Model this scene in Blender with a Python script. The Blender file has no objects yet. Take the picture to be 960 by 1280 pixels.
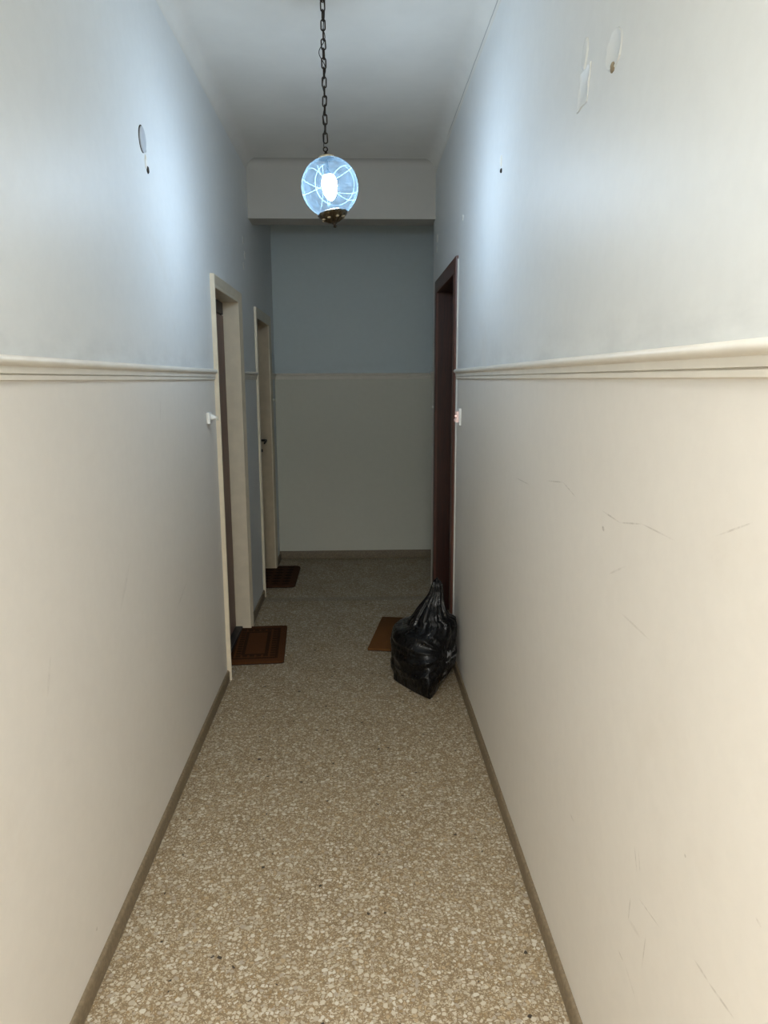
import bpy, bmesh, math, random
from mathutils import Vector, Matrix, Quaternion, noise
from mathutils.bvhtree import BVHTree
random.seed(7)
C = bpy.context.scene.collection
PI = math.pi

# ------------------------------------------------------------------ sizes (metres)
XL, XR = -.695, .515            # corridor wall faces
ZC = 2.92                      # ceiling
ZD = 1.60                       # top of the dado moulding
YN, YF = -2.2, 6.21             # rear wall / far wall
YBM0, YBM1, ZBM = 4.95, 5.15, 2.57
YRE = 5.05                      # where the right wall ends
XA = 1.75                       # side wall of the alcove at the end
# door openings: y0, y1, z top (inner edges of the casing)
D1 = (3.655, 4.37, 1.99)
D2 = (5.14, 5.83, 1.965)
D3 = (3.885, 4.72, 2.085)

# ------------------------------------------------------------------ helpers
def link(o, parent=None):
    C.objects.link(o)
    if parent: o.parent = parent
    return o

def obj(name, bm, mat, parent=None, smooth=False, angle=None, bevel=0, recalc=True):
    if recalc: bmesh.ops.recalc_face_normals(bm, faces=bm.faces[:])
    me = bpy.data.meshes.new(name); bm.to_mesh(me); bm.free()
    for m in (mat if isinstance(mat, (list, tuple)) else [mat]): me.materials.append(m)
    if smooth or angle is not None:
        for p in me.polygons: p.use_smooth = True
        if angle is not None:
            me.set_sharp_from_angle(angle=math.radians(angle))
    o = bpy.data.objects.new(name, me)
    if bevel:
        md = o.modifiers.new('bevel', 'BEVEL'); md.width = bevel; md.segments = 3; md.limit_method = 'ANGLE'
    return link(o, parent)

def empty(name, loc=(0, 0, 0), rot=(0, 0, 0)):
    o = bpy.data.objects.new(name, None); o.empty_display_size = .05
    o.location = loc; o.rotation_euler = rot
    return link(o)

def tag(o, label, cat, group=None):
    o['label'] = label; o['category'] = cat
    if group: o['group'] = group
    return o

def struct(o, label=None, cat=None):
    o['kind'] = 'structure'
    if label: o['label'] = label
    if cat: o['category'] = cat
    return o

def box(bm, x0, x1, y0, y1, z0, z1):
    v = [bm.verts.new((x, y, z)) for x in (x0, x1) for y in (y0, y1) for z in (z0, z1)]
    for f in ((0, 1, 3, 2), (4, 6, 7, 5), (0, 4, 5, 1), (2, 3, 7, 6), (0, 2, 6, 4), (1, 5, 7, 3)):
        bm.faces.new([v[i] for i in f])

def bbox(*a):
    bm = bmesh.new(); box(bm, *a); return bm

def lathe(bm, prof, n=48, axis=None, mat=0):
    """prof: list of (r, z); closed ends where r == 0"""
    rings = []
    for r, z in prof:
        if r < 1e-6: rings.append([bm.verts.new((0, 0, z))])
        else: rings.append([bm.verts.new((r*math.cos(2*PI*i/n), r*math.sin(2*PI*i/n), z)) for i in range(n)])
    for a, b in zip(rings, rings[1:]):
        if len(a) == 1 and len(b) == 1: continue
        for i in range(n):
            j = (i+1) % n
            if len(a) == 1: f = bm.faces.new((a[0], b[i], b[j]))
            elif len(b) == 1: f = bm.faces.new((a[i], b[0], a[j]))
            else: f = bm.faces.new((a[i], b[i], b[j], a[j]))
            f.material_index = mat
    return bm

def tube(bm, pts, r, n=10, closed=False):
    pts = [Vector(p) for p in pts]; N = len(pts); rings = []
    up = None
    for i, p in enumerate(pts):
        a = pts[(i-1) % N] if (closed or i > 0) else p
        b = pts[(i+1) % N] if (closed or i < N-1) else p
        t = (b-a).normalized()
        if up is None:
            up = Vector((0, 0, 1)) if abs(t.z) < .9 else Vector((1, 0, 0))
        u = (up - t*up.dot(t)).normalized(); up = u
        w = t.cross(u)
        rr = r[i] if isinstance(r, (list, tuple)) else r
        rings.append([bm.verts.new(p + (u*math.cos(2*PI*k/n) + w*math.sin(2*PI*k/n))*rr) for k in range(n)])
    for i in range(N if closed else N-1):
        a, b = rings[i], rings[(i+1) % N]
        for k in range(n):
            j = (k+1) % n
            bm.faces.new((a[k], a[j], b[j], b[k]))
    if not closed:
        bm.faces.new(rings[0][::-1]); bm.faces.new(rings[-1])
    return bm

def extrude_profile(bm, prof, axis, a0, a1, closed=True, mats=None):
    """prof: list of 2D points; axis 'y': (x,z) swept from a0 to a1 ; 'x': (y,z)"""
    def P(p, a): return (p[0], a, p[1]) if axis == 'y' else (a, p[0], p[1])
    A = [bm.verts.new(P(p, a0)) for p in prof]; B = [bm.verts.new(P(p, a1)) for p in prof]
    n = len(prof)
    for i in range(n if closed else n-1):
        j = (i+1) % n
        bm.faces.new((A[i], A[j], B[j], B[i]))
    if closed:
        bm.faces.new(A[::-1]); bm.faces.new(B)
    return bm

def panel(ycuts, zcuts, solid, x0, x1):
    """wall slab between x0 and x1 from a y/z grid; solid(i,j) says which cells are wall"""
    bm = bmesh.new(); cache = {}
    def V(x, i, j):
        k = (x, i, j)
        if k not in cache: cache[k] = bm.verts.new((x, ycuts[i], zcuts[j]))
        return cache[k]
    ny, nz = len(ycuts)-1, len(zcuts)-1
    S = lambda i, j: 0 <= i < ny and 0 <= j < nz and solid(i, j)
    for i in range(ny):
        for j in range(nz):
            if not S(i, j): continue
            for x in (x0, x1): bm.faces.new((V(x, i, j), V(x, i+1, j), V(x, i+1, j+1), V(x, i, j+1)))
            for (di, dj, a, b) in ((-1, 0, (i, j), (i, j+1)), (1, 0, (i+1, j), (i+1, j+1)), (0, -1, (i, j), (i+1, j)), (0, 1, (i, j+1), (i+1, j+1))):
                if not S(i+di, j+dj):
                    bm.faces.new((V(x0, *a), V(x0, *b), V(x1, *b), V(x1, *a)))
    return bm

def casing(bm, op, prof, xw, s):
    """mitred door casing: prof = [(u outward from opening, v proud of the wall)], s = +1 proud towards +x"""
    y0, y1, zt = op; rows = []
    for u, v in prof:
        x = xw + s*v
        rows.append([bm.verts.new(p) for p in ((x, y0-u, 0), (x, y0-u, zt+u), (x, y1+u, zt+u), (x, y1+u, 0))])
    n = len(rows)
    for i in range(n):
        a, b = rows[i], rows[(i+1) % n]
        for k in range(3): bm.faces.new((a[k], a[k+1], b[k+1], b[k]))
    bm.faces.new([r[0] for r in rows]); bm.faces.new([r[3] for r in rows][::-1])

# ------------------------------------------------------------------ materials
class NT:
    def __init__(s, name):
        s.m = bpy.data.materials.new(name); s.m.use_nodes = True
        s.t = s.m.node_tree; s.t.nodes.clear()
        s.out = s.n('ShaderNodeOutputMaterial')
    def n(s, k, **kw):
        nd = s.t.nodes.new(k)
        for a, b in kw.items(): setattr(nd, a, b)
        return nd
    def l(s, a, b): s.t.links.new(a, b)
    def set(s, sock, v):
        if hasattr(v, 'is_output'): s.l(v, sock)
        else: sock.default_value = v
    def math(s, op, a, b=0.0, c=0.0, clamp=False):
        nd = s.n('ShaderNodeMath', operation=op, use_clamp=clamp)
        for i, v in enumerate((a, b, c)): s.set(nd.inputs[i], v)
        return nd.outputs[0]
    def ramp(s, x, lo, hi, a=0.0, b=1.0):
        nd = s.n('ShaderNodeMapRange'); nd.interpolation_type = 'SMOOTHSTEP'
        s.set(nd.inputs[0], x)
        for i, v in zip((1, 2, 3, 4), (lo, hi, a, b)): nd.inputs[i].default_value = v
        return nd.outputs[0]
    def mix(s, f, a, b, blend='MIX'):
        nd = s.n('ShaderNodeMix', data_type='RGBA', blend_type=blend)
        s.set(nd.inputs[0], f); s.set(nd.inputs[6], col(a)); s.set(nd.inputs[7], col(b))
        return nd.outputs[2]
    def co(s): 
        return s.n('ShaderNodeTexCoord').outputs['Object']
    def sep(s, v):
        nd = s.n('ShaderNodeSeparateXYZ'); s.l(v, nd.inputs[0]); return nd.outputs
    def scale(s, v, xyz, off=(0, 0, 0)):
        nd = s.n('ShaderNodeMapping'); s.l(v, nd.inputs[0]); nd.inputs['Scale'].default_value = xyz; nd.inputs['Location'].default_value = off
        return nd.outputs[0]
    def noise(s, v, sc, det=4, rough=.55, dist=0):
        nd = s.n('ShaderNodeTexNoise'); s.l(v, nd.inputs['Vector']); nd.inputs['Scale'].default_value = sc
        nd.inputs['Detail'].default_value = det; nd.inputs['Roughness'].default_value = rough; nd.inputs['Distortion'].default_value = dist
        return nd.outputs[0]
    def bump(s, h, strength=.3, dist=.002):
        nd = s.n('ShaderNodeBump'); s.l(h, nd.inputs['Height']); nd.inputs['Strength'].default_value = strength; nd.inputs['Distance'].default_value = dist
        return nd.outputs[0]
    def pbr(s, base, rough=.6, metal=0.0, spec=.5, normal=None, **kw):
        p = s.n('ShaderNodeBsdfPrincipled')
        s.set(p.inputs['Base Color'], col(base)); s.set(p.inputs['Roughness'], rough)
        p.inputs['Metallic'].default_value = metal; p.inputs['Specular IOR Level'].default_value = spec
        if normal is not None: s.l(normal, p.inputs['Normal'])
        for k, v in kw.items(): p.inputs[k].default_value = v
        s.l(p.outputs[0], s.out.inputs[0])
        return p

def col(c):
    if hasattr(c, 'is_output'): return c
    return (*c[:3], 1.0)

def srgb(r, g, b):
    f = lambda c: (c/255/12.92) if c <= 10 else ((c/255+.055)/1.055)**2.4
    return (f(r), f(g), f(b))

CREAM = srgb(217, 212, 204)
WHITE = srgb(214, 216, 215)

def wall_material(name, pale_from=None, marks=(), lower=CREAM, upper=WHITE):
    """eggshell wall paint, cream below the dado and pale above; marks are scuffs on a x-wall (y, z, angle, length, width, strength)"""
    t = NT(name); o = t.co(); s = t.sep(o)
    blotch = t.noise(o, 2.2, 5, .6)
    fine = t.noise(o, 24, 5, .6)
    up = t.ramp(s[2], ZD-.002, ZD+.002)
    if pale_from is not None:      # the pier between the two left doors is pale right down to the skirting
        up = t.math('MAXIMUM', up, t.math('GREATER_THAN', s[1], pale_from))
    base = t.mix(up, lower, upper)
    # hand-height grime: faint stains of their own irregular shape
    st = t.ramp(t.noise(o, 1.3, 6, .7, .8), .56, .8, 0, .2)
    base = t.mix(st, base, srgb(196, 184, 166))
    fv = t.ramp(fine, .3, .7, .975, 1.0)
    g = t.n('ShaderNodeCombineColor'); [t.l(fv, g.inputs[i]) for i in range(3)]
    base = t.mix(1.0, base, g.outputs[0], 'MULTIPLY')
    # dust smudges just above the rail
    near = t.math('MULTIPLY', t.ramp(s[2], ZD-.001, ZD), t.ramp(s[2], ZD, ZD+.11, 1, 0))
    sm = t.math('MULTIPLY', near, t.ramp(t.noise(t.scale(o, (1, 1.6, 5), (0, .4, 0)), 2.4, 4, .6), .40, .70, 0, .22))
    base = t.mix(sm, base, srgb(150, 152, 152))
    for (y, z, ang, ln, wd, st_) in marks:
        dy = t.math('SUBTRACT', s[1], y); dz = t.math('SUBTRACT', s[2], z)
        ca, sa = math.cos(ang), math.sin(ang)
        u = t.math('ADD', t.math('MULTIPLY', dy, ca), t.math('MULTIPLY', dz, sa))
        v = t.math('SUBTRACT', t.math('MULTIPLY', dz, ca), t.math('MULTIPLY', dy, sa))
        e = t.math('ADD', t.math('POWER', t.math('ABSOLUTE', t.math('DIVIDE', u, ln)), 2), t.math('POWER', t.math('ABSOLUTE', t.math('DIVIDE', v, wd)), 2))
        m = t.math('MULTIPLY', t.ramp(e, .1, 1, st_, 0), t.ramp(t.noise(o, 60, 3, .7), .35, .6, .3, 1))
        base = t.mix(m, base, srgb(120, 108, 92))
    h = t.math('ADD', t.math('MULTIPLY', blotch, 1.0), t.math('MULTIPLY', fine, .12))
    t.pbr(base, .5, spec=.35, normal=t.bump(h, .35, .009))
    return t.m

R_MARKS = [(1.479, 1.238, .3, .009, .006, .8), (1.02, .80, .2, .004, .003, .6), (0.941, 0.661, 3.06, 0.027, 0.0030, 0.30), (0.884, 0.667, 2.99, 0.045, 0.0030, 0.35), (1.207, 0.659, -1.98, 0.027, 0.0025, 0.35), (1.190, 0.665, -1.91, 0.024, 0.0020, 0.30), (1.221, 0.539, -1.50, 0.032, 0.0030, 0.40), (1.192, 0.522, 2.98, 0.032, 0.0060, 0.15), (1.135, 0.603, 2.97, 0.056, 0.0018, 0.35), (1.145, 0.512, -1.47, 0.043, 0.0030, 0.30), (1.249, 0.413, -3.11, 0.018, 0.0030, 0.30), (1.197, 0.404, -2.81, 0.040, 0.0040, 0.15), (0.813, 0.852, -2.96, 0.008, 0.0030, 0.25), (1.594, 0.490, 3.13, 0.023, 0.0040, 0.25),
           (2.239, 1.233, 3.12, .109, .0022, .4), (1.867, 1.284, 3.03, .089, .0022, .4), (1.737, 1.283, -2.96, .062, .0022, .4), (1.44, 1.272, -3.10, .063, .0022, .4), (1.331, 1.279, 2.97, .063, .0022, .4),
           (1.209, 1.289, 3.14, .078, .002, .3), (.957, 1.345, 2.75, .059, .002, .3), (1.283, 1.093, -3.12, .085, .003, .2), (1.389, 1.171, 2.72, .059, .003, .2)]
L_MARKS = [(2.1, .95, .8, .10, .012, .12), (1.55, .9, 1.2, .05, .008, .15), (2.75, .72, .3, .12, .01, .12), (1.69, .14, 0, .006, .006, .7), (2.6, 1.45, 1.3, .05, .006, .15)]
M_wallR = wall_material('wall paint right', marks=R_MARKS)
M_wallL = wall_material('wall paint left', 4.4, L_MARKS)
M_wall_dimmed = wall_material('wall paint dimmed', lower=srgb(203, 201, 188), upper=srgb(192, 203, 206))  # paint darkened and cooled in place of dimmer light at the far end

def plain(name, c, rough=.5, spec=.4, metal=0, nsc=30, amt=.12, bump=.15, bd=.001, **kw):
    t = NT(name); o = t.co(); nz = t.noise(o, nsc, 4)
    d = tuple(x*(1-amt*2) for x in c[:3])
    t.pbr(t.mix(t.ramp(nz, .35, .7), d, c), rough, metal, spec, t.bump(nz, bump, bd), **kw)
    return t.m

M_dado = plain('dado cream paint', srgb(219, 213, 201), .45, amt=.03, nsc=12)
M_cove_dimmed = plain('coved plaster greyed for shade', srgb(178, 175, 168), .85, .2, nsc=5, amt=.02, bump=.2, bd=.004)  # greyed to stand in for the weaker light reaching the beam

def ceiling_mat():
    t = NT('ceiling plaster'); o = t.co(); s = t.sep(o)
    nz = t.noise(o, 4, 4)
    base = t.mix(t.ramp(nz, .3, .7), srgb(214, 212, 206), srgb(220, 218, 212))
    # hairline crack that runs along the right-hand cove
    xs = t.math('ADD', s[2], t.math('MULTIPLY', t.math('SUBTRACT', t.noise(t.scale(o, (0, 1, 0)), 7, 3), .5), .006))
    cr = t.math('MULTIPLY', t.ramp(t.math('ABSOLUTE', t.math('SUBTRACT', xs, 2.873)), .0012, .0030, 1, 0), t.math('MULTIPLY', t.math('GREATER_THAN', s[0], .3), t.ramp(s[1], 4.1, 4.4, .55, 0)))
    base = t.mix(cr, base, srgb(90, 90, 90))
    t.pbr(base, .85, spec=.2, normal=t.bump(nz, .2, .004))
    return t.m
M_ceil = ceiling_mat()

def terrazzo():
    t = NT('terrazzo'); o = t.co(); s = t.sep(o)
    wob = t.n('ShaderNodeVectorMath', operation='ADD'); t.l(o, wob.inputs[0])
    nn = t.n('ShaderNodeTexNoise'); t.l(o, nn.inputs['Vector']); nn.inputs['Scale'].default_value = 55; nn.inputs['Detail'].default_value = 2
    sc = t.n('ShaderNodeVectorMath', operation='SCALE'); t.l(nn.outputs['Color'], sc.inputs[0]); sc.inputs['Scale'].default_value = .006
    t.l(sc.outputs[0], wob.inputs[1]); flat = t.scale(wob.outputs[0], (1, 1, 0))
    base = t.mix(t.ramp(t.noise(o, 160, 3), .35, .65), srgb(110, 94, 71), srgb(135, 117, 90))
    tone = t.ramp(t.noise(o, 3.5, 4), .4, .7, 0, .4)
    base = t.mix(tone, base, srgb(106, 91, 69))
    P1_ = ((0, (162, 149, 125)), (.35, (141, 124, 98)), (.62, (173, 162, 140)), (.84, (133, 111, 78)))
    P2_ = ((0, (177, 167, 148)), (.30, (162, 152, 133)), (.55, (185, 178, 162)), (.75, (152, 142, 126)), (.90, (158, 139, 109)), (.992, (54, 46, 36)))
    for scale_, keep, edge, pal in ((240, .20, .05, P1_), (125, .28, .08, P1_), (82, .38, .11, P2_), (62, .66, .11, P2_)):
        e = t.n('ShaderNodeTexVoronoi', feature='DISTANCE_TO_EDGE'); t.l(flat, e.inputs['Vector']); e.inputs['Scale'].default_value = scale_
        f = t.n('ShaderNodeTexVoronoi', feature='F1'); t.l(flat, f.inputs['Vector']); f.inputs['Scale'].default_value = scale_
        rc = t.n('ShaderNodeSeparateColor'); t.l(f.outputs['Color'], rc.inputs[0])
        # rounded chips: near the cell centre and away from its edge
        chip = t.math('MULTIPLY', t.ramp(e.outputs['Distance'], edge, edge+.05), t.math('GREATER_THAN', rc.outputs[0], keep))
        chip = t.math('MULTIPLY', chip, t.ramp(f.outputs['Distance'], .46, .56, 1, 0))
        cr = t.n('ShaderNodeValToRGB'); t.l(rc.outputs[1], cr.inputs[0]); cr.color_ramp.interpolation = 'CONSTANT'
        el = cr.color_ramp.elements
        for k, (p, c) in enumerate(pal):
            q = el[k] if k < 2 else el.new(p)
            q.position = p; q.color = col(srgb(*c))
        base = t.mix(chip, base, cr.outputs[0])
    # pour joint that crosses the corridor in line with the beam
    yy = t.math('ADD', s[1], t.math('MULTIPLY', t.noise(t.scale(o, (1, 0, 0)), 2.2, 2), .05))
    jt = t.ramp(t.math('ABSOLUTE', t.math('SUBTRACT', yy, 5.03)), .035, .055, .45, 0)
    base = t.mix(jt, base, srgb(113, 109, 97))
    t.pbr(base, t.ramp(t.noise(o, 5, 4), .3, .7, .38, .55), spec=.35)
    return t.m
M_terr = terrazzo()
M_skirt = plain('skirting stone', srgb(126, 111, 88), .5, .4, nsc=90, amt=.14)
M_cream_wood = plain('cream gloss paint', srgb(211, 199, 176), .38, .5, nsc=14, amt=.04, bump=.12, bd=.002)
M_cream_dull = plain('tan gloss paint', srgb(190, 174, 146), .42, .45, nsc=14, amt=.05)

def wood(name, a, b, rough=.4, sc=(14, 14, .9)):
    t = NT(name); o = t.co()
    g = t.noise(t.scale(o, sc), 5, 6, .65, 1.2)
    t.pbr(t.mix(t.ramp(g, .3, .7), a, b), rough, spec=.4, normal=t.bump(g, .12, .001))
    return t.m
M_mahog = wood('mahogany veneer', srgb(40, 18, 11), srgb(64, 30, 19), .45)
M_mahog_case = wood('mahogany casing', srgb(74, 46, 38), srgb(96, 60, 48), .45)
M_brown = wood('walnut brown leaf', srgb(100, 76, 66), srgb(128, 98, 86), .5)
M_dkbrown = wood('dark brown lining', srgb(46, 32, 26), srgb(66, 48, 38), .5)
M_sill = plain('dark slate sill', srgb(22, 24, 28), .45, .4, nsc=60)
M_white = plain('white plastic', srgb(232, 231, 226), .35, .5, nsc=8, amt=.01, bump=0)
M_ivory = plain('ivory plastic', srgb(206, 202, 186), .4, .5, nsc=8, amt=.02, bump=0)
M_blackmetal = plain('black iron', srgb(34, 29, 26), .45, .5, .6, nsc=80)
M_plaster = plain('bare filler plaster', srgb(226, 225, 218), .9, .2, nsc=40, amt=.05, bump=.5, bd=.002)
M_plaster_dirty = plain('grey filler plaster', srgb(170, 168, 158), .9, .2, nsc=50, amt=.12, bump=.6, bd=.002)
M_hole = plain('exposed dark cavity', srgb(62, 54, 46), .9, .1, nsc=50)
M_chip = plain('tan chipped plaster', srgb(168, 152, 128), .9, .1, nsc=60, amt=.2, bump=.6, bd=.003)
M_greycover = plain('grey painted cover', srgb(176, 180, 184), .6, .3, nsc=20, amt=.04)
M_bronze = plain('aged bronze', srgb(92, 78, 56), .42, .5, .85, nsc=120, amt=.3, bump=.5, bd=.001)
M_chain = plain('dark bronze chain', srgb(62, 52, 42), .45, .5, .8, nsc=120, amt=.2)
M_collar = plain('pale brass collar', srgb(196, 180, 150), .45, .5, .5, nsc=60, amt=.06)
M_glare_mask = plain('black glare mask', srgb(14, 14, 14), .8, .1)
M_cord = plain('black flex', srgb(24, 22, 22), .6, .3)

def coir(name, a, b, lattice=None, border=None, size=(.4, .6)):
    t = NT(name); o = t.co(); s = t.sep(o)
    f = t.noise(t.scale(o, (60, 200, 60)), 6, 3, .7); g = t.noise(o, 260, 2)
    base = t.mix(t.ramp(f, .3, .7), a, b)
    h = t.math('ADD', f, g)
    dark = tuple(x*.42 for x in a)
    hx, hy = size[0]/2, size[1]/2
    ax = t.math('SUBTRACT', hx, t.math('ABSOLUTE', s[0])); ay = t.math('SUBTRACT', hy, t.math('ABSOLUTE', s[1]))
    d = t.math('MINIMUM', ax, ay)
    if border:       # dark dashed key-pattern band woven round a lighter centre
        band = t.math('MULTIPLY', t.ramp(d, .045, .05), t.ramp(d, .122, .127, 1, 0))
        sx = t.math('GREATER_THAN', t.math('FRACT', t.math('MULTIPLY', s[0], 26)), .3)
        sy = t.math('GREATER_THAN', t.math('FRACT', t.math('MULTIPLY', s[1], 26)), .3)
        inner = t.math('MULTIPLY', t.ramp(d, .062, .066), t.ramp(d, .104, .108, 1, 0))
        dash = t.math('SUBTRACT', 1, t.math('MULTIPLY', inner, t.math('SUBTRACT', 1, t.math('MULTIPLY', sx, sy))))
        base = t.mix(t.math('MULTIPLY', band, t.math('MULTIPLY', dash, .8)), base, dark)
    if lattice:      # diagonal lattice pressed into the pile inside a plain margin
        k = 2*PI/lattice
        p = t.math('MULTIPLY', t.math('SINE', t.math('MULTIPLY', t.math('ADD', s[0], s[1]), k)), t.math('SINE', t.math('MULTIPLY', t.math('SUBTRACT', s[0], s[1]), k)))
        m = t.math('MULTIPLY', t.ramp(p, -.05, .25), t.ramp(d, .045, .055))
        base = t.mix(t.math('MULTIPLY', m, .75), base, dark)
    t.pbr(base, .95, spec=.1, normal=t.bump(h, .9, .004))
    return t.m
M_mat1 = coir('coir bordered', srgb(70, 42, 22), srgb(96, 60, 32), border=True, size=(.36, .60))
M_mat2 = coir('coir lattice', srgb(62, 40, 26), srgb(84, 55, 36), lattice=.17, size=(.40, .61))
M_mat3 = coir('coir plain', srgb(92, 60, 32), srgb(116, 78, 42), size=(.42, .575))

def bag_mat():
    t = NT('black bin liner'); o = t.co()
    w = t.noise(t.scale(o, (1, 1, .7)), 9, 3, .6, .6)
    w2 = t.noise(t.scale(o, (1.2, 1.2, .5), (.3, .1, 0)), 30, 3, .6, 1.0)
    h = t.math('ADD', w, t.math('MULTIPLY', w2, .35))
    t.pbr((.003, .003, .0032), t.ramp(w2, .3, .7, .22, .36), spec=.26, normal=t.bump(h, .35, .010))
    return t.m
M_bag = bag_mat()
M_print = plain('grey bag print', srgb(150, 152, 154), .5, .3, amt=.15, nsc=60)

# ------------------------------------------------------------------ room shell
bm = bbox(-1.1, 2.0, YN-.2, YF+.2, -.12, 0)
struct(obj('floor', bm, M_terr))

# left wall with two door openings
TH = .24
yc = [YN, D1[0]-.02, D1[1]+.02, D2[0]-.02, D2[1]+.02, YF]
zc = [0, D2[2]+.02, D1[2]+.02, 3.0]
wl = struct(obj('wall_left', panel(yc, zc, lambda i, j: not ((i == 1 and j < 2) or (i == 3 and j < 1)), XL-TH, XL), M_wallL))
yc = [YN, D3[0]-.02, D3[1]+.02, YRE]
wr = struct(obj('wall_right', panel(yc, [0, D3[2]+.02, 3.0], lambda i, j: not (i == 1 and j == 0), XR, XR+.22), M_wallR))
struct(obj('wall_far', bbox(XL-TH, XA+.1, YF, YF+.15, 0, 3.0), M_wall_dimmed))
struct(obj('wall_near', bbox(XL-TH, XR+.22, YN-.15, YN, 0, 3.0), M_wall_dimmed))
struct(obj('wall_alcove', panel([YRE-.12, YF], [0, 3.0], lambda i, j: True, XA, XA+.1), M_wall_dimmed))
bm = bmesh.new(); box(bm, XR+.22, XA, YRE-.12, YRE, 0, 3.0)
struct(obj('wall_return', bm, M_wall_dimmed))

# ceiling with coves along both walls
def arc(cx, cz, r, a0, a1, n=10):
    return [(cx+r*math.cos(a0+(a1-a0)*i/n), cz+r*math.sin(a0+(a1-a0)*i/n)) for i in range(n+1)]
rl, rr = .06, .07
prof = [(XL-.01, ZC-rl), (XL, ZC-rl)] + arc(XL+rl, ZC-rl, rl, PI, PI/2)[1:] + arc(XR-rr, ZC-rr, rr, PI/2, 0) + [(XR+.01, ZC-rr), (XR+.01, 3.02), (XL-.01, 3.02)]
bm = bmesh.new(); extrude_profile(bm, prof, 'y', YN, YBM0+.1)
box(bm, XL-.01, XA+.1, YBM0+.1, YF+.05, ZC, 3.02)
struct(obj('ceiling', bm, M_ceil, angle=35))

# beam that spans the corridor, coved into the ceiling on the near side
rb = .055
prof = [(YBM0, ZBM), (YBM1, ZBM), (YBM1, ZC+.03), (YBM0-rb, ZC+.03), (YBM0-rb, ZC)] + arc(YBM0-rb, ZC-rb, rb, PI/2, 0)
bm = bmesh.new(); extrude_profile(bm, prof, 'x', XL-.005, XR+.005)
struct(obj('trim_1', bm, M_cove_dimmed, angle=35), 'plain white plaster beam crossing the corridor under the ceiling')

# dado moulding: rounded bead over two flat grooved bands
def dado_prof(s):
    p = [(-.004, ZD), (.004, ZD)]
    p += [(.006+.013*math.sin(a), ZD-.011+.011*math.cos(a)) for a in [PI*i/12 for i in range(1, 12)]]
    p += [(.009, 1.578), (.0085, 1.5640), (.0020, 1.5632), (.0020, 1.5614), (.0075, 1.5606), (.0070, 1.5510), (.0008, 1.5490), (-.004, 1.547)]
    return p
def dado(name, axis, at, s, spans):
    bm = bmesh.new()
    for a0, a1 in spans: extrude_profile(bm, [(at+s*u, z) for u, z in dado_prof(s)], axis, a0, a1)
    return struct(obj(name, bm, M_dado, angle=40))
CW = .07
dado('trim_2', 'y', XL, 1, [(YN, D1[0]-.056), (D1[1]+.056, D2[0]-CW), (D2[1]+CW, YF)])
dado('trim_3', 'y', XR, -1, [(YN, D3[0]-.09), (D3[1]+.08, YRE)])
dado('trim_4', 'x', YF, -1, [(XL, XA)])

def skirt(name, axis, at, s, spans, h=.055, th=.011):
    prof = [(-.004, 0), (th, 0), (th, h-.008), (th-.003, h-.002), (th-.007, h), (-.004, h)]
    bm = bmesh.new()
    for a0, a1 in spans: extrude_profile(bm, [(at+s*u, z) for u, z in prof], axis, a0, a1)
    return struct(obj(name, bm, M_skirt, angle=40))
skirt('baseboard_left', 'y', XL, 1, [(YN, D1[0]-.056), (D1[1]+.056, D2[0]-CW), (D2[1]+CW, YF)])
skirt('baseboard_right', 'y', XR, -1, [(YN, D3[0]-.09), (D3[1]+.08, YRE)])
skirt('baseboard_far', 'x', YF, -1, [(XL, XA)], .07, .014)

# ------------------------------------------------------------------ doors
def jamb_lining(op, xa, xb, th=.02):
    """three-sided lining inside an opening, between wall face xa and depth xb"""
    y0, y1, zt = op; bm = bmesh.new(); a, b = min(xa, xb), max(xa, xb)
    box(bm, a, b, y0-th, y0, 0, zt+th); box(bm, a, b, y1, y1+th, 0, zt+th); box(bm, a, b, y0, y1, zt, zt+th)
    return bm

def left_door(name, op, leaf_x, prof, m_case, m_leaf, m_line, label, m_jamb=None):
    d = struct(empty(name, (XL, (op[0]+op[1])/2, 0)), label)
    off = Vector(d.location)
    def ch(nm, bm, m, **kw):
        for v in bm.verts: v.co -= off
        return obj(nm, bm, m, d, **kw)
    bm = bmesh.new(); casing(bm, op, prof, XL, 1)
    ch('door_casing', bm, m_case, angle=50)
    ch('door_jamb', jamb_lining(op, XL, leaf_x-.055), m_case if m_jamb is None else m_jamb)
    # rebate stop + leaf
    y0, y1, zt = op
    bm = jamb_lining((y0+.014, y1-.014, zt-.008), leaf_x-.012, leaf_x-.052, .013)
    ch('door_stop', bm, m_line, bevel=.001)
    bm = bmesh.new(); box(bm, leaf_x-.04, leaf_x, y0+.002, y1-.010, zt-.070, zt-.002)
    ch('header_rail', bm, m_line, bevel=.003)
    bm = bmesh.new(); box(bm, leaf_x-.04, leaf_x, y0+.004, y1-.010, .035, zt-.078)
    leaf = ch('door_leaf', bm, m_leaf, bevel=.002)
    return d, leaf, ch
# near left door: cream casing with a bead and a stepped inner edge
P1 = [(-.001, 0), (-.001, .010), (.004, .013), (.010, .013), (.013, .009), (.018, .009), (.024, .014), (.046, .020), (.052, .022), (.056, .019), (.056, 0)]
d1, leaf1, ch = left_door('door_1', D1, -.775, P1, M_cream_wood, M_brown, M_dkbrown, 'brown door in a deep cream frame on the left, nearer the viewer')
bm = bmesh.new(); box(bm, -.84, -.735, D1[0], D1[1], 0, .030)
ch('threshold', bm, M_sill, bevel=.006)
bm = bmesh.new()
for y in (D1[0]+.07,):
    lathe(bm, [(0, 0), (.026, 0), (.026, .006), (.010, .010), (.010, .03), (.022, .036), (.026, .046), (.022, .056), (0, .060)], 24)
bmesh.ops.rotate(bm, verts=bm.verts, matrix=Matrix.Rotation(PI/2, 3, 'Y')); bmesh.ops.translate(bm, verts=bm.verts, vec=(-.775, D1[0]+.09, 1.02))
for v in bm.verts: v.co -= Vector(d1.location)
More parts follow.
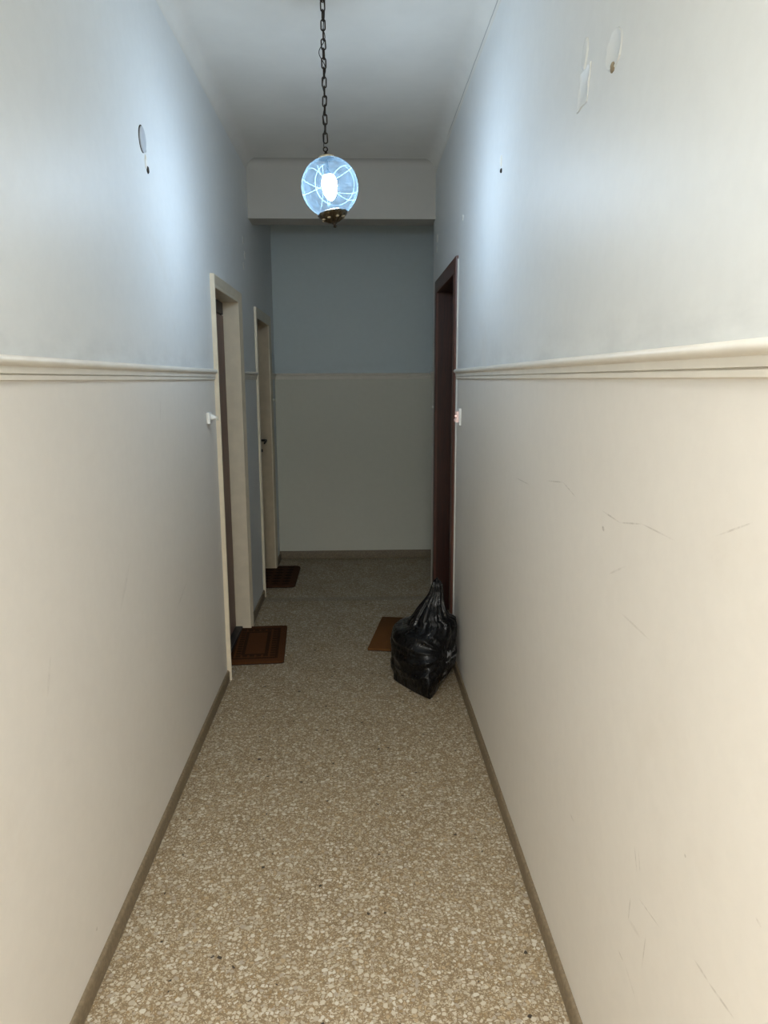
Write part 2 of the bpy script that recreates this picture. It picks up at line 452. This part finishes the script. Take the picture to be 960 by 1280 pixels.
obj('door_knob', bm, M_blackmetal, leaf1, smooth=True)

P2 = [(-.001, 0), (-.001, .010), (.006, .012), (.012, .010), (.020, .014), (.058, .017), (.066, .017), (.070, .012), (.070, 0)]
d2, leaf2, ch = left_door('door_2', D2, -.778, P2, M_cream_wood, M_brown, M_dkbrown, 'cream framed door with black lever handle, at the far left end', M_cream_dull)
bm = bmesh.new()   # lever handle with a long escutcheon plate
box(bm, -.778, -.772, 5.70, 5.745, .96, 1.14)
tube(bm, [(-.776, 5.722, 1.08), (-.722, 5.722, 1.08)], .009, 12)
tube(bm, [(-.725, 5.727, 1.08), (-.719, 5.69, 1.082), (-.717, 5.65, 1.075), (-.722, 5.612, 1.066)], [.009, .009, .008, .007], 12)
tube(bm, [(-.776, 5.722, 1.0), (-.752, 5.722, 1.0)], .012, 12)
for v in bm.verts: v.co -= Vector(d2.location)
obj('door_handle', bm, M_blackmetal, leaf2, angle=40)

# right mahogany door
d3 = struct(empty('door_3', (XR, (D3[0]+D3[1])/2, 0)), 'dark mahogany door in a deep reddish brown frame on the right')
off3 = Vector(d3.location)
def ch3(nm, bm, m, par=None, **kw):
    for v in bm.verts: v.co -= off3
    return obj(nm, bm, m, par or d3, **kw)
bm = bmesh.new(); casing(bm, D3, [(-.001, 0), (-.001, .013), (.003, .016), (.072, .016), (.076, .013), (.078, 0)], XR, -1)
ch3('door_casing', bm, M_mahog_case, angle=50)
ch3('door_jamb', jamb_lining(D3, XR, XR+.16), M_mahog)
ch3('door_stop', jamb_lining((D3[0]+.016, D3[1]-.016, D3[2]-.016), XR+.088, XR+.15, .015), M_dkbrown, bevel=.002)
bm = bmesh.new(); box(bm, XR+.102, XR+.145, D3[0]+.016, D3[1]-.016, .008, D3[2]-.016)
lf = ch3('door_leaf', bm, M_mahog, bevel=.002)
bm = bmesh.new()
lathe(bm, [(0, 0), (.028, 0), (.028, .006), (.011, .010), (.011, .03), (.024, .036), (.028, .046), (.022, .056), (0, .060)], 24)
bmesh.ops.rotate(bm, verts=bm.verts, matrix=Matrix.Rotation(-PI/2, 3, 'Y')); bmesh.ops.translate(bm, verts=bm.verts, vec=(XR+.102, D3[0]+.10, 1.02))
ch3('door_knob', bm, M_bronze, lf, smooth=True)
# ragged plaster edge left beside the mahogany casing
bm = bmesh.new(); n = 90
va = []
for i in range(n+1):
    z = .06+(D3[2]+.06-.06)*i/n
    w = .012+.010*noise.noise((0, 0, z*9))+.006*noise.noise((3, 0, z*31))
    y1 = D3[0]-.078
    va.append([bm.verts.new(p) for p in ((XR+.001, y1-w-.006, z), (XR-.004, y1-w, z), (XR-.005, y1+.001, z), (XR+.001, y1+.001, z))])
for a, b in zip(va, va[1:]):
    for k in range(3): bm.faces.new((a[k], a[k+1], b[k+1], b[k]))
obj('plaster_edge', bm, M_plaster, wr, angle=60)

# ------------------------------------------------------------------ wall scars (parts of the walls)
def blob(Y, Z, ry, rz, x, s, mat, name, parent, proud=.003, seed=0, ang=0, jag=.25, n=28, sink=False):
    """irregular shallow lump of filler on a wall facing s*x"""
    bm = bmesh.new(); rings = []
    for k, (f, h) in enumerate(((1.0, -.001), (.93, .6), (.7, 1.0), (.35, 1.05))):
        ring = []
        for i in range(n):
            a = 2*PI*i/n
            j = 1+jag*noise.noise((math.cos(a)*1.7+seed, math.sin(a)*1.7, seed*3.1))
            dy, dz = ry*f*j*math.cos(a), rz*f*j*math.sin(a)
            y = Y+dy*math.cos(ang)-dz*math.sin(ang); z = Z+dy*math.sin(ang)+dz*math.cos(ang)
            hh = (h if h < 0 else h*proud*(1+.5*noise.noise((y*60, z*60, seed))))
            ring.append(bm.verts.new((x+s*hh, y, z)))
        rings.append(ring)
    for a, b in zip(rings, rings[1:]):
        for i in range(n): bm.faces.new((a[i], a[(i+1) % n], b[(i+1) % n], b[i]))
    bm.faces.new(rings[-1])
    return obj(name, bm, mat, parent, smooth=True)
# left wall
blob(2.595, 2.262, .012, .022, XL, 1, M_plaster, 'plaster_patch', wl, .004, 1)
blob(2.612, 2.240, .010, .012, XL, 1, M_hole, 'chipped_hole', wl, .005, 2)
blob(2.585, 2.300, .020, .014, XL, 1, M_plaster_dirty, 'plaster_patch', wl, .003, 5)
for y, z, a, b, sd in ((4.69, 2.392, .018, .026, 3), (4.745, 2.312, .020, .024, 4), (4.675, 2.236, .016, .022, 6)):
    blob(y, z, a, b, XL, 1, M_plaster, 'plaster_patch', wl, .004, sd)
# right wall
blob(2.72, 2.305, .010, .020, XR, -1, M_plaster, 'plaster_patch', wr, .004, 7)
blob(2.714, 2.272, .010, .009, XR, -1, M_hole, 'chipped_hole', wr, .004, 8)
blob(3.663, 2.312, .016, .014, XR, -1, M_plaster, 'plaster_patch', wr, .004, 9)
blob(4.80, 2.425, .022, .026, XR, -1, M_plaster, 'plaster_patch', wr, .004, 10)
blob(4.84, 2.364, .018, .020, XR, -1, M_plaster, 'plaster_patch', wr, .004, 11)
# a squarish patch of smoothed filler whose raised rim throws a fine outline
def rim_patch(Y0, Y1, Z0, Z1, x, s, skew, parent, mat, name, rim=.0035, oval=False):
    bm = bmesh.new(); pts = []
    for (u, v) in [(i/10, 0) for i in range(10)]+[(1, i/10) for i in range(10)]+[(1-i/10, 1) for i in range(10)]+[(0, 1-i/10) for i in range(10)]:
        y = Y0+(Y1-Y0)*u+skew*v; z = Z0+(Z1-Z0)*v
        if oval:
            a = math.atan2(v-.5, u-.5); y = (Y0+Y1)/2+(Y1-Y0)/2*math.cos(a); z = (Z0+Z1)/2+(Z1-Z0)/2*math.sin(a)
        pts.append((y+.004*noise.noise((y*40, z*40, 1)), z+.004*noise.noise((y*40, z*40, 5))))
    cy = sum(p[0] for p in pts)/len(pts); cz = sum(p[1] for p in pts)/len(pts)
    rings = []
    for f, h in ((1.06, -.001), (1.0, rim), (.92, rim), (.84, rim*.25)):
        rings.append([bm.verts.new((x+s*h*(1 if h < 0 else (.7+.6*noise.noise((y*50, z*50, 2)))), cy+(y-cy)*f, cz+(z-cz)*f)) for y, z in pts])
    for a, b in zip(rings, rings[1:]):
        for i in range(len(pts)): bm.faces.new((a[i], a[(i+1) % len(pts)], b[(i+1) % len(pts)], b[i]))
    bm.faces.new(rings[-1])
    return obj(name, bm, mat, parent, angle=50)
rim_patch(1.728, 1.80, 2.155, 2.228, XR, -1, -.02, wr, M_wallR, 'plaster_patch')
blob(1.755, 2.262, .02, .035, XR, -1, M_wallR, 'plaster_patch', wr, .003, 14, .3)

# round covers over old electrical boxes: flush on the walls, each a thing
def cover(name, Y, Z, ry, rz, x, s, m1, label, open_gap):
    e = empty(name, (x, Y, Z)); tag(e, label, 'wall cover')
    bm = bmesh.new(); lathe(bm, [(0, .0005), (.8, .0005), (.98, .0015), (1.0, -.001)], 40)
    for v in bm.verts: v.co = Vector((s*v.co.z, v.co.x*ry*1.08, v.co.y*rz*1.06))
    obj('box_rim', bm, M_hole if open_gap else M_plaster, e, smooth=True)
    bm = bmesh.new(); lathe(bm, [(0, .004), (.6, .0042), (.92, .004), (.985, .003), (1.0, .0)], 40)
    for v in bm.verts: v.co = Vector((s*v.co.z, v.co.x*ry+(.005 if open_gap else 0), v.co.y*rz))
    obj('cover_disc', bm, m1, e, angle=50)
    return e
cover('junction_box_cover', 2.565, 2.322, .034, .040, XL, 1, M_greycover, 'grey oval cover plate, gaping at one edge, high on the left wall', True)
rim_patch(1.513, 1.607, 2.157, 2.226, XR, -1, 0, wr, M_wallR, 'plaster_patch', .003, True)
blob(1.562, 2.160, .011, .010, XR, -1, M_chip, 'chipped_hole', wr, .004, 21)

# ------------------------------------------------------------------ pushes and switch
def push(name, x, Y, Z, s, label, sc=1.0):
    e = empty(name, (x, Y, Z)); tag(e, label, 'doorbell', 'doorbell pushes beside the doors')
    def L(nm, prof, m, n=28):
        bm = bmesh.new(); lathe(bm, prof, n)
        for v in bm.verts: v.co = Vector((s*v.co.z, v.co.x, v.co.y))*sc
        return obj(nm, bm, m, e, angle=40)
    L('base_plate', [(0, 0), (.024, 0), (.024, .004), (.019, .012), (.015, .018), (.0, .018)], M_white)
    L('button', [(.0105, .016), (.0105, .030), (.009, .034), (0, .0345)], M_ivory)
    return e
# left: push with a cranked neck and a small loop
e = empty('doorbell_push', (XL, 3.40, 1.376)); tag(e, 'white doorbell push with a small loop, left of the brown door', 'doorbell')
bm = bmesh.new(); box(bm, 0, .016, -.030, .026, -.028, .026); obj('base_plate', bm, M_white, e, bevel=.005)
bm = bmesh.new(); tube(bm, [(.012, -.002, .004), (.026, .0, .003), (.034, .006, .0), (.040, .010, -.002)], [.015, .012, .008, .006], 16); obj('button', bm, M_white, e, smooth=True)
bm = bmesh.new(); tube(bm, [(.043, .010+.010*math.cos(a), -.002+.010*math.sin(a)) for a in [2*PI*i/20 for i in range(20)]], .003, 8, True); obj('loop', bm, M_ivory, e, smooth=True)
push('doorbell_push', XL, 5.975, 1.386, 1, 'small white doorbell push by the far left door, next to the end wall', .8)
push('doorbell_push', XR, 4.97, 1.36, -1, 'tiny white doorbell push on the right wall end beyond the mahogany door', .45)

sw = empty('light_switch', (XR, 3.66, 1.362)); tag(sw, 'white light switch with glowing pink rocker beside the mahogany door', 'light switch')
bm = bmesh.new(); box(bm, -.011, 0, -.042, .042, -.042, .042); obj('switch_plate', bm, M_white, sw, bevel=.003)
def glow(name, c, e, s):
    t = NT(name); o = t.co(); nz = t.noise(o, 30, 2)
    t.pbr(t.mix(nz, c, tuple(min(1, x*1.05) for x in c)), .35, spec=.5, **{'Emission Color': col(e), 'Emission Strength': s})
    return t.m
M_rock = glow('lit rocker', srgb(236, 210, 202), srgb(255, 205, 190), .10)
M_neon = glow('neon lens', srgb(255, 230, 220), srgb(255, 205, 190), .8)
bm = bmesh.new(); extrude_profile(bm, [(-.010, .028), (-.023, .026), (-.019, 0), (-.028, -.016), (-.026, -.026), (-.010, -.028)], 'y', -.026, .026)
ro = obj('rocker', bm, M_rock, sw, bevel=.002)
bm = bmesh.new(); tube(bm, [(-.0225, -.006, .004), (-.0225, .006, .004)], .0045, 12); obj('indicator_lens', bm, M_neon, ro, smooth=True)

# ------------------------------------------------------------------ doormats
def doormat(name, c, rz, size, mat, label, rad, th=.016):
    e = empty(name, (c[0], c[1], 0), (0, 0, rz)); tag(e, label, 'doormat', 'doormats in front of the doors')
    hx, hy = size[0]/2, size[1]/2
    def outline(ins):
        pts = []; r = max(rad-ins, .003)
        for cx, cy, a0 in ((hx-rad, hy-rad, 0), (-hx+rad, hy-rad, PI/2), (-hx+rad, -hy+rad, PI), (hx-rad, -hy+rad, 3*PI/2)):
            pts += [(cx+r*math.cos(a0+PI/2*i/8), cy+r*math.sin(a0+PI/2*i/8)) for i in range(9)]
        return pts
    def slab(levels):
        bm = bmesh.new(); rings = [[bm.verts.new((x, y, z)) for x, y in outline(i)] for i, z in levels]
        for a, b in zip(rings, rings[1:]):
            for i in range(len(a)): bm.faces.new((a[i], a[(i+1) % len(a)], b[(i+1) % len(a)], b[i]))
        bm.faces.new(rings[0][::-1]); bm.faces.new(rings[-1])
        return bm
    obj('backing', slab([(0, .0005), (0, .004)]), M_cord, e)
    obj('pile', slab([(.001, .004), (.0, th*.75), (.002, th*.93), (.006, th)]), mat, e, angle=60)
    return e
doormat('doormat', (-.612, 4.105), math.radians(3.6), (.34, .60), M_mat1, 'brown coir doormat with dark bordered panel, at the near left door', .022)
doormat('doormat', (-.69, 5.605), 0, (.40, .61), M_mat2, 'dark brown doormat with rounded corners and lattice relief, at the far left door', .05)
doormat('doormat', (.290, 4.235), math.radians(-10.5), (.40, .575), M_mat3, 'plain light brown doormat half hidden behind the black bag', .006)

# ------------------------------------------------------------------ pendant lamp
LX, LY = -.112, 2.88
lamp = empty('pendant_lamp', (LX, LY, ZC)); tag(lamp, 'lit pale blue etched glass globe lamp hanging by a chain from the ceiling', 'pendant lamp')
bm = bmesh.new(); lathe(bm, [(0, .0), (.048, .0), (.050, -.004), (.046, -.011), (.03, -.018), (.012, -.024), (.006, -.03), (0, -.03)], 40); obj('canopy', bm, M_bronze, lamp, smooth=True)
bm = bmesh.new(); tube(bm, [(.008*math.cos(a), 0, -.036+.008*math.sin(a)) for a in [2*PI*i/20 for i in range(20)]], .0022, 8, True); obj('canopy_loop', bm, M_chain, lamp, smooth=True)
# globe frame: tilted a little, pivot where the chain meets the collar
PIV = Vector((.002, 0, -.538))
tilt = Matrix.Rotation(math.radians(-6.0), 4, 'Y')
def G(bm):
    for v in bm.verts: v.co = PIV + (tilt @ v.co)
    return bm
def link_bm(w, h, r):
    bm = bmesh.new(); pts = []
    R_ = w/2-r; L_ = h/2-R_-r
    for i in range(13): a = PI*i/12; pts.append((R_*math.cos(a), 0, L_+R_*math.sin(a)))
    for i in range(13): a = PI+PI*i/12; pts.append((R_*math.cos(a), 0, -L_+R_*math.sin(a)))
    return tube(bm, pts, r, 8, True)
first = None; nl = 15; z0, z1 = -.040, -.511
for i in range(nl):
    z = z0+(z1-z0)*(i+.5)/nl
    if first is None: first = l = obj('chain_link', link_bm(.020, .0415, .0026), M_chain, lamp, smooth=True)
    else: l = first.copy(); link(l, lamp)
    l.location = (.004*(i+.5)/nl*.5, 0, z)
    l.rotation_euler = (0, random.uniform(-.06, .06), (0 if i % 2 == 0 else PI/2)+random.uniform(-.35, .35))
bm = bmesh.new(); pts = []
for i in range(90):
    f = i/89; z = -.028-.50*f
    x = .006*math.sin(f*30)+.002*f - .011*math.exp(-((f-.36)/.045)**2) - .010*math.exp(-((f-.90)/.05)**2) + .010*math.exp(-((f-.14)/.05)**2)
    pts.append((x, .006*math.cos(f*30), z))
obj('flex', tube(bm, pts, .0016, 6), M_cord, lamp, smooth=True)
bm = bmesh.new(); tube(bm, [(.0075*math.cos(a), 0, .004+.0075*math.sin(a)) for a in [2*PI*i/20 for i in range(20)]], .0024, 8, True)
lathe(bm, [(0, -.004), (.004, -.004), (.006, -.010), (.013, -.014), (.013, -.020), (0, -.020)], 24)
obj('hanging_hook', G(bm), M_chain, lamp, smooth=True)
bm = bmesh.new(); lathe(bm, [(0, -.016), (.014, -.0165), (.026, -.019), (.031, -.024), (.031, -.0285), (.028, -.0285), (.027, -.022), (0, -.020)], 40); tc = obj('top_collar', G(bm), M_collar, lamp, angle=40)
bm = bmesh.new(); lathe(bm, [(0, -.0285), (.0305, -.0285), (.0305, -.0300), (0, -.0300)], 40); obj('glare_mask', G(bm), M_glare_mask, tc)  # added black disc, keeps the bulb from lighting up the collar's underside
RG = .1055; CZ = -.128
def globe_mat():
    t = NT('etched blue glass'); o = t.co(); s = t.sep(o)
    def dotp(n):
        n = Vector(n).normalized()
        return t.math('ADD', t.math('ADD', t.math('MULTIPLY', s[0], n.x/RG), t.math('MULTIPLY', s[1], n.y/RG)), t.math('MULTIPLY', s[2], n.z/RG))
    line = None
    for n, c in (((-.95, -.22, .10), .40), ((.30, -.45, .84), .12), ((.62, -.45, .40), .42), ((-.35, -.30, .85), .22), ((-.80, -.50, -.30), .62),
                 ((.70, -.45, -.40), .55), ((.25, -.90, -.10), .72), ((-.2, .5, .85), .3), ((-.7, .6, .3), .35), ((.5, .7, -.4), .45)):
        m = t.ramp(t.math('ABSOLUTE', t.math('SUBTRACT', dotp(n), c)), .006, .014, 1, 0)
        line = m if line is None else t.math('MAXIMUM', line, m)
    # etched bands stop short of the plain crown and foot
    line = t.math('MULTIPLY', line, t.math('MULTIPLY', t.ramp(s[2], .050, .062, 1, 0), t.ramp(s[2], -.085, -.075)))
    frost = t.ramp(t.noise(o, 34, 5, .65, .6), .35, .72, .0, 1.0)
    lw = t.n('ShaderNodeLayerWeight'); lw.inputs[0].default_value = .5
    rim = t.math('POWER', lw.outputs['Facing'], 5.0)
    f = t.math('ADD', t.math('MULTIPLY', frost, G_FROST), G_BASE)
    f = t.math('ADD', f, t.math('MULTIPLY', rim, G_RIM))
    f = t.math('ADD', f, t.math('MULTIPLY', line, G_LINE), clamp=True)
    tr = t.n('ShaderNodeBsdfTransparent'); tr.inputs[0].default_value = (.97, .99, 1, 1)
    tl = t.n('ShaderNodeBsdfTranslucent'); tl.inputs[0].default_value = (.50, .78, 1.0, 1)
    mx = t.n('ShaderNodeMixShader'); t.l(f, mx.inputs[0]); t.l(tr.outputs[0], mx.inputs[1]); t.l(tl.outputs[0], mx.inputs[2])
    t.l(mx.outputs[0], t.out.inputs[0])
    return t.m
G_BASE, G_FROST, G_RIM, G_LINE = .012, .012, .05, .065
bm = bmesh.new()
a0, a1 = math.asin(.030/RG), math.asin(.045/RG)
lathe(bm, [(RG*math.sin(a), RG*math.cos(a)) for a in [a0+(PI-a1-a0)*i/64 for i in range(65)]], 96)
g = obj('globe_shade', bm, globe_mat(), lamp, smooth=True)
g.matrix_local = Matrix.Translation(PIV+(tilt @ Vector((0, 0, CZ)))) @ tilt
# bottom cap: pierced bronze dish with petals, studs and a finial
def cap_bm():
    bm = bmesh.new(); n = 96; prof = [(.020, .012), (.050, .010), (.0545, .006), (.0555, .001), (.053, -.004), (.044, -.012), (.032, -.020), (.020, -.027), (.010, -.031)]
    rings = []
    for k, (r, z) in enumerate(prof):
        ring = []
        for i in range(n):
            a = 2*PI*i/n
            w = (1+.035*math.cos(12*a)) if k in (2, 3) else 1
            dz = .0022*math.cos(12*a)*math.sin(PI*min(1, max(0, (k-3)/5))) if k > 3 else 0
            ring.append(bm.verts.new((r*w*math.cos(a), r*w*math.sin(a), z+dz)))
        rings.append(ring)
    for a, b in zip(rings, rings[1:]):
        for i in range(n): bm.faces.new((a[i], b[i], b[(i+1) % n], a[(i+1) % n]))
    bm.faces.new(rings[0]); bm.faces.new(rings[-1][::-1])
    return bm
CAPZ = CZ-.0965
tilt2 = Matrix.Rotation(math.radians(-4.0), 4, 'Y')
def CP(bm):
    for v in bm.verts: v.co = tilt2 @ v.co + Vector((0, 0, CAPZ))
    return G(bm)
cap = obj('bottom_cap', CP(cap_bm()), M_bronze, lamp, angle=50)
for k in range(8):
    a = 2*PI*(k+.5)/8
    bm = bmesh.new(); bmesh.ops.create_uvsphere(bm, u_segments=14, v_segments=8, radius=.0058)
    for v in bm.verts: v.co = Vector((v.co.x*1.25, v.co.y*1.25, v.co.z*.6))+Vector((.040*math.cos(a), .040*math.sin(a), -.0150))
    obj('stud', CP(bm), M_collar, cap, smooth=True)
bm = bmesh.new(); lathe(bm, [(0, -.028), (.009, -.029), (.010, -.033), (.005, -.036), (.0045, -.038), (.0075, -.041), (.007, -.046), (0, -.049)], 24); obj('finial', CP(bm), M_chain, cap, smooth=True)
# bulb on a holder blackened to stay dim, on a thin rod from the cap
def emit(name, c, s):
    t = NT(name); e = t.n('ShaderNodeEmission'); e.inputs[0].default_value = col(c); e.inputs[1].default_value = s
    t.l(e.outputs[0], t.out.inputs[0]); return t.m
BULB = 340
M_bulb = emit('lit bulb', srgb(206, 230, 255), BULB)
bm = bmesh.new(); lathe(bm, [(0, .040), (.016, .040), (.0235, .034), (.0275, .022), (.0285, .008), (.0265, -.010), (.021, -.028), (.012, -.042), (.005, -.047), (0, -.048)], 32)
for v in bm.verts: v.co.z += CZ
bulb = obj('bulb', G(bm), M_bulb, lamp, smooth=True)
bm = bmesh.new(); lathe(bm, [(0, .0405), (.020, .0405), (.022, .042), (.022, .045), (.010, .050), (.008, .054), (.004, .057), (.004, .100), (0, .100)], 32)
for v in bm.verts: v.co.z += CZ
bm.verts.ensure_lookup_table(); obj('bulb_holder', G(bm), M_cord, lamp, angle=50)

# ------------------------------------------------------------------ rubbish bag
BC = Vector((.335, 3.57, 0))
TAB = [  # z, x left, x right, y front, y back, corner sharpness
 (0.000, .180, .405, 3.325, 3.80, 1.7), (0.006, .172, .425, 3.316, 3.81, 1.75), (.03, .166, .448, 3.312, 3.83, 1.7), (.07, .163, .482, 3.315, 3.84, 1.5), (.11, .161, .496, 3.325, 3.84, 1.35),
 (.20, .161, .500, 3.36, 3.82, 1.15), (.262, .168, .503, 3.40, 3.79, 1.0), (.280, .176, .503, 3.41, 3.77, .95), (.289, .210, .503, 3.42, 3.76, .95), (.297, .245, .503, 3.425, 3.75, 1.0), (.315, .255, .503, 3.44, 3.73, 1.0),
 (.333, .265, .500, 3.45, 3.71, 1.0), (.342, .270, .484, 3.455, 3.70, 1.0), (.350, .275, .462, 3.465, 3.69, 1.0), (.38, .295, .446, 3.48, 3.66, 1.0), (.42, .322, .436, 3.505, 3.62, 1.0), (.455, .345, .430, 3.52, 3.60, 1.0),
 (.485, .362, .426, 3.53, 3.59, 1.0), (.51, .368, .424, 3.532, 3.588, 1.0), (.530, .374, .416, 3.54, 3.58, 1.0), (.540, .388, .405, 3.553, 3.567, 1.0)]
def tab(z):
    for a, b in zip(TAB, TAB[1:]):
        if a[0] <= z <= b[0]:
            f = (z-a[0])/(b[0]-a[0])
            return [p+(q-p)*f for p, q in zip(a[1:], b[1:])]
    return list(TAB[-1][1:])
def ridge(p): 
    return 1-abs(noise.noise(p))*2
def crease(p):
    d, _ = noise.voronoi(p)
    return d[1]-d[0]
bm = bmesh.new(); NTH, NZ = 288, 190; rings = []
zs = [(.540)*(i/(NZ-1)) for i in range(NZ)]
for z in zs:
    xl, xr, yf, yb, p = tab(z); ring = []
    cx, cy = (xl+xr)/2, (yf+yb)/2
    for k in range(NTH):
        a = 2*PI*k/NTH; c, s = math.cos(a), math.sin(a)
        sx = (abs(c)**p)*(1 if c >= 0 else -1); sy = (abs(s)**p)*(1 if s >= 0 else -1)
        v = Vector((cx+(xr-xl)/2*sx+(.340-cx)*abs(sy)*max(0, 1-z/.2), cy+(yb-yf)/2*sy, z))
        neck = min(1, max(0, (z-.27)/.12))
        q = Vector((v.x*5.0+v.z*2.5, v.y*5.0, v.z*7.5-v.x*3.5))
        wrp = Vector((noise.noise(q*.7), noise.noise(q*.7+Vector((9, 2, 4))), noise.noise(q*.7+Vector((1, 7, 3)))))*.5
        d = .018*(min(.55, crease(q*.8+wrp))-.3)+.008*(ridge(Vector((q.x*.8+q.z*.5, q.y*.8, q.z*1.4))+wrp)-.5)
        # pulled folds that fan out from where the film is stretched on the right
        fx, fz = v.x-.44, v.z-.20
        fr = math.hypot(fx, fz); fa = math.atan2(fz, fx)
        if v.y < 3.6 and fx < 0 and .02 < fr < .30:
            w = math.exp(-((abs(fa)-2.75)/.42)**2)*min(1, (fr-.02)/.06)*min(1, (.30-fr)/.08)
            d += w*.0065*(1-2*abs(math.sin(fa*8.5+1.3*noise.noise(Vector((fx*9, fz*9, 3))))))
        d *= (1-.75*neck)*min(1, z/.05+.15)
        rad = math.hypot(v.x-cx, v.y-cy)
        pl = noise.noise((c*3.4, s*3.4, z*2.2))+.6*noise.noise((c*7.5, s*7.5, z*3.5+5))
        d += neck*rad*.22*pl
        n = Vector((v.x-cx, v.y-cy, 0)); n = n.normalized() if n.length > 1e-6 else Vector((1, 0, 0))
        v += n*d
        v.z = max(0.0005, v.z+ (.010*noise.noise((v.x*14, v.y*14, 2+z*4)) if z > .1 else 0))
        v.x = min(v.x, .5015)
        ring.append(bm.verts.new(v-BC))
    rings.append(ring)
for a, b in zip(rings, rings[1:]):
    for k in range(NTH): bm.faces.new((a[k], a[(k+1) % NTH], b[(k+1) % NTH], b[k]))
bm.faces.new(rings[0][::-1]); bm.faces.new(rings[-1])
bag = empty('rubbish_bag', BC); tag(bag, 'full shiny black plastic rubbish bag with twisted top beside the mahogany door', 'rubbish bag')
body = obj('sack', bm, M_bag, bag, smooth=True)
# loose twisted ends at the top of the neck
bm = bmesh.new()
for dx, dy, hh, w in ((.004, -.004, .030, .012), (.014, .006, .022, .010), (-.010, .004, .018, .009)):
    pts = [(.390-BC.x+dx*i/4, 3.56-BC.y+dy*i/4, .524+hh*i/4) for i in range(5)]
    tube(bm, pts, [w, w*1.1, w*.9, w*.7, w*.3], 10)
for v in bm.verts: v.co += Vector((noise.noise(v.co*60), noise.noise(v.co*60+Vector((5, 5, 5))), 0))*.004
obj('twisted_neck', bm, M_bag, bag, smooth=True)
# pale print on the side of the bag, laid onto its folds
tree = BVHTree.FromPolygons([v.co.copy() for v in body.data.vertices], [tuple(p.vertices) for p in body.data.polygons])
def bag_print(text, size, px, pz, yaw, shear=.25, underline=None):
    cu = bpy.data.curves.new('print', 'FONT'); cu.body = text; cu.size = size; cu.shear = shear; cu.offset = size*.018; cu.resolution_u = 3
    to = bpy.data.objects.new('print', cu); C.objects.link(to)
    dg = bpy.context.evaluated_depsgraph_get(); me = bpy.data.meshes.new_from_object(to.evaluated_get(dg))
    b = bmesh.new(); b.from_mesh(me); bpy.data.objects.remove(to)
    if underline:
        x0, x1, y0, h = underline
        n = 9
        for i in range(n):   # broken row of fine print
            u0 = x0+(x1-x0)*i/n; u1 = u0+(x1-x0)/n*.72
            b.faces.new([b.verts.new(p) for p in ((u0, y0, 0), (u1, y0, 0), (u1, y0+h, 0), (u0, y0+h, 0))])
    bmesh.ops.subdivide_edges(b, edges=b.edges[:], cuts=1)
    bmesh.ops.triangulate(b, faces=b.faces[:])
    nrm = Vector((math.sin(yaw), -math.cos(yaw), 0)); r = Vector((math.cos(yaw), math.sin(yaw), 0))
    kill = []
    for v in b.verts:
        o = Vector((px, pz[1], pz[0]))-BC + r*v.co.x + Vector((0, 0, v.co.y)) + nrm*.4
        hit = tree.ray_cast(o, -nrm)
        if hit[0] is None: kill.append(v)
        else:
            nn = hit[1] if hit[1].dot(nrm) > 0 else -hit[1]
            v.co = hit[0]+nn*.0012+nrm*.0008
    bmesh.ops.delete(b, geom=kill, context='VERTS')
    return obj('printed_text', b, M_print, bag, recalc=False)
bag_print('Mr. Gr', .042, .412, (.177, 3.44), math.radians(40), underline=(-.008, .11, -.024, .006))
bag_print('Mr', .036, .402, (.088, 3.40), math.radians(46), underline=(-.006, .06, -.022, .005))
bag_print('k', .030, .372, (.022, 3.36), math.radians(40))

# ------------------------------------------------------------------ light, camera
def area(name, loc, rot, sx, sy, power, c):
    l = bpy.data.lights.new(name, 'AREA'); l.shape = 'RECTANGLE'; l.size = sx; l.size_y = sy; l.energy = power; l.color = c
    o = bpy.data.objects.new(name, l); o.location = loc; o.rotation_euler = rot; C.objects.link(o); return o
area('hall_ceiling_light', (.03, -1.10, 2.86), (0, 0, 0), .5, 1.2, 142, (1.0, .985, .955)).data.spread = math.radians(150)
area('alcove_daylight', (XA-.03, 5.65, 1.6), (0, PI/2, 0), 1.2, .8, .4, (.75, .9, 1.0))
w = bpy.data.worlds.new('world'); bpy.context.scene.world = w; w.use_nodes = True
w.node_tree.nodes['Background'].inputs[0].default_value = (.5, .52, .55, 1); w.node_tree.nodes['Background'].inputs[1].default_value = .3

cam = bpy.data.cameras.new('camera'); co = bpy.data.objects.new('camera', cam); C.objects.link(co)
f_px = 905.0
cam.sensor_fit = 'VERTICAL'; cam.sensor_height = 36.0; cam.lens = f_px/1280*36.0; cam.clip_start = .02; cam.clip_end = 60
d = Vector(((447-480)/f_px, -(474-640)/f_px, -1)).normalized()
p2 = Vector(((1447-480)/f_px, -(470.5-640)/f_px, -1))
u = p2.cross(d).normalized()
if u.y < 0: u = -u
r = d.cross(u)
Rm = Matrix((r, d, u))          # camera coordinates -> world
co.matrix_world = Matrix.Translation((0, 0, 1.55)) @ Rm.to_4x4()
sc = bpy.context.scene; sc.camera = co
sc.view_settings.view_transform = 'Standard'; sc.view_settings.look = 'None'; sc.view_settings.gamma = 1; sc.view_settings.use_curve_mapping = False
sc.view_settings.exposure = 0.0
sc.cycles.max_bounces = 14; sc.cycles.diffuse_bounces = 8; sc.cycles.transparent_max_bounces = 16
sc.cycles.use_denoising = True
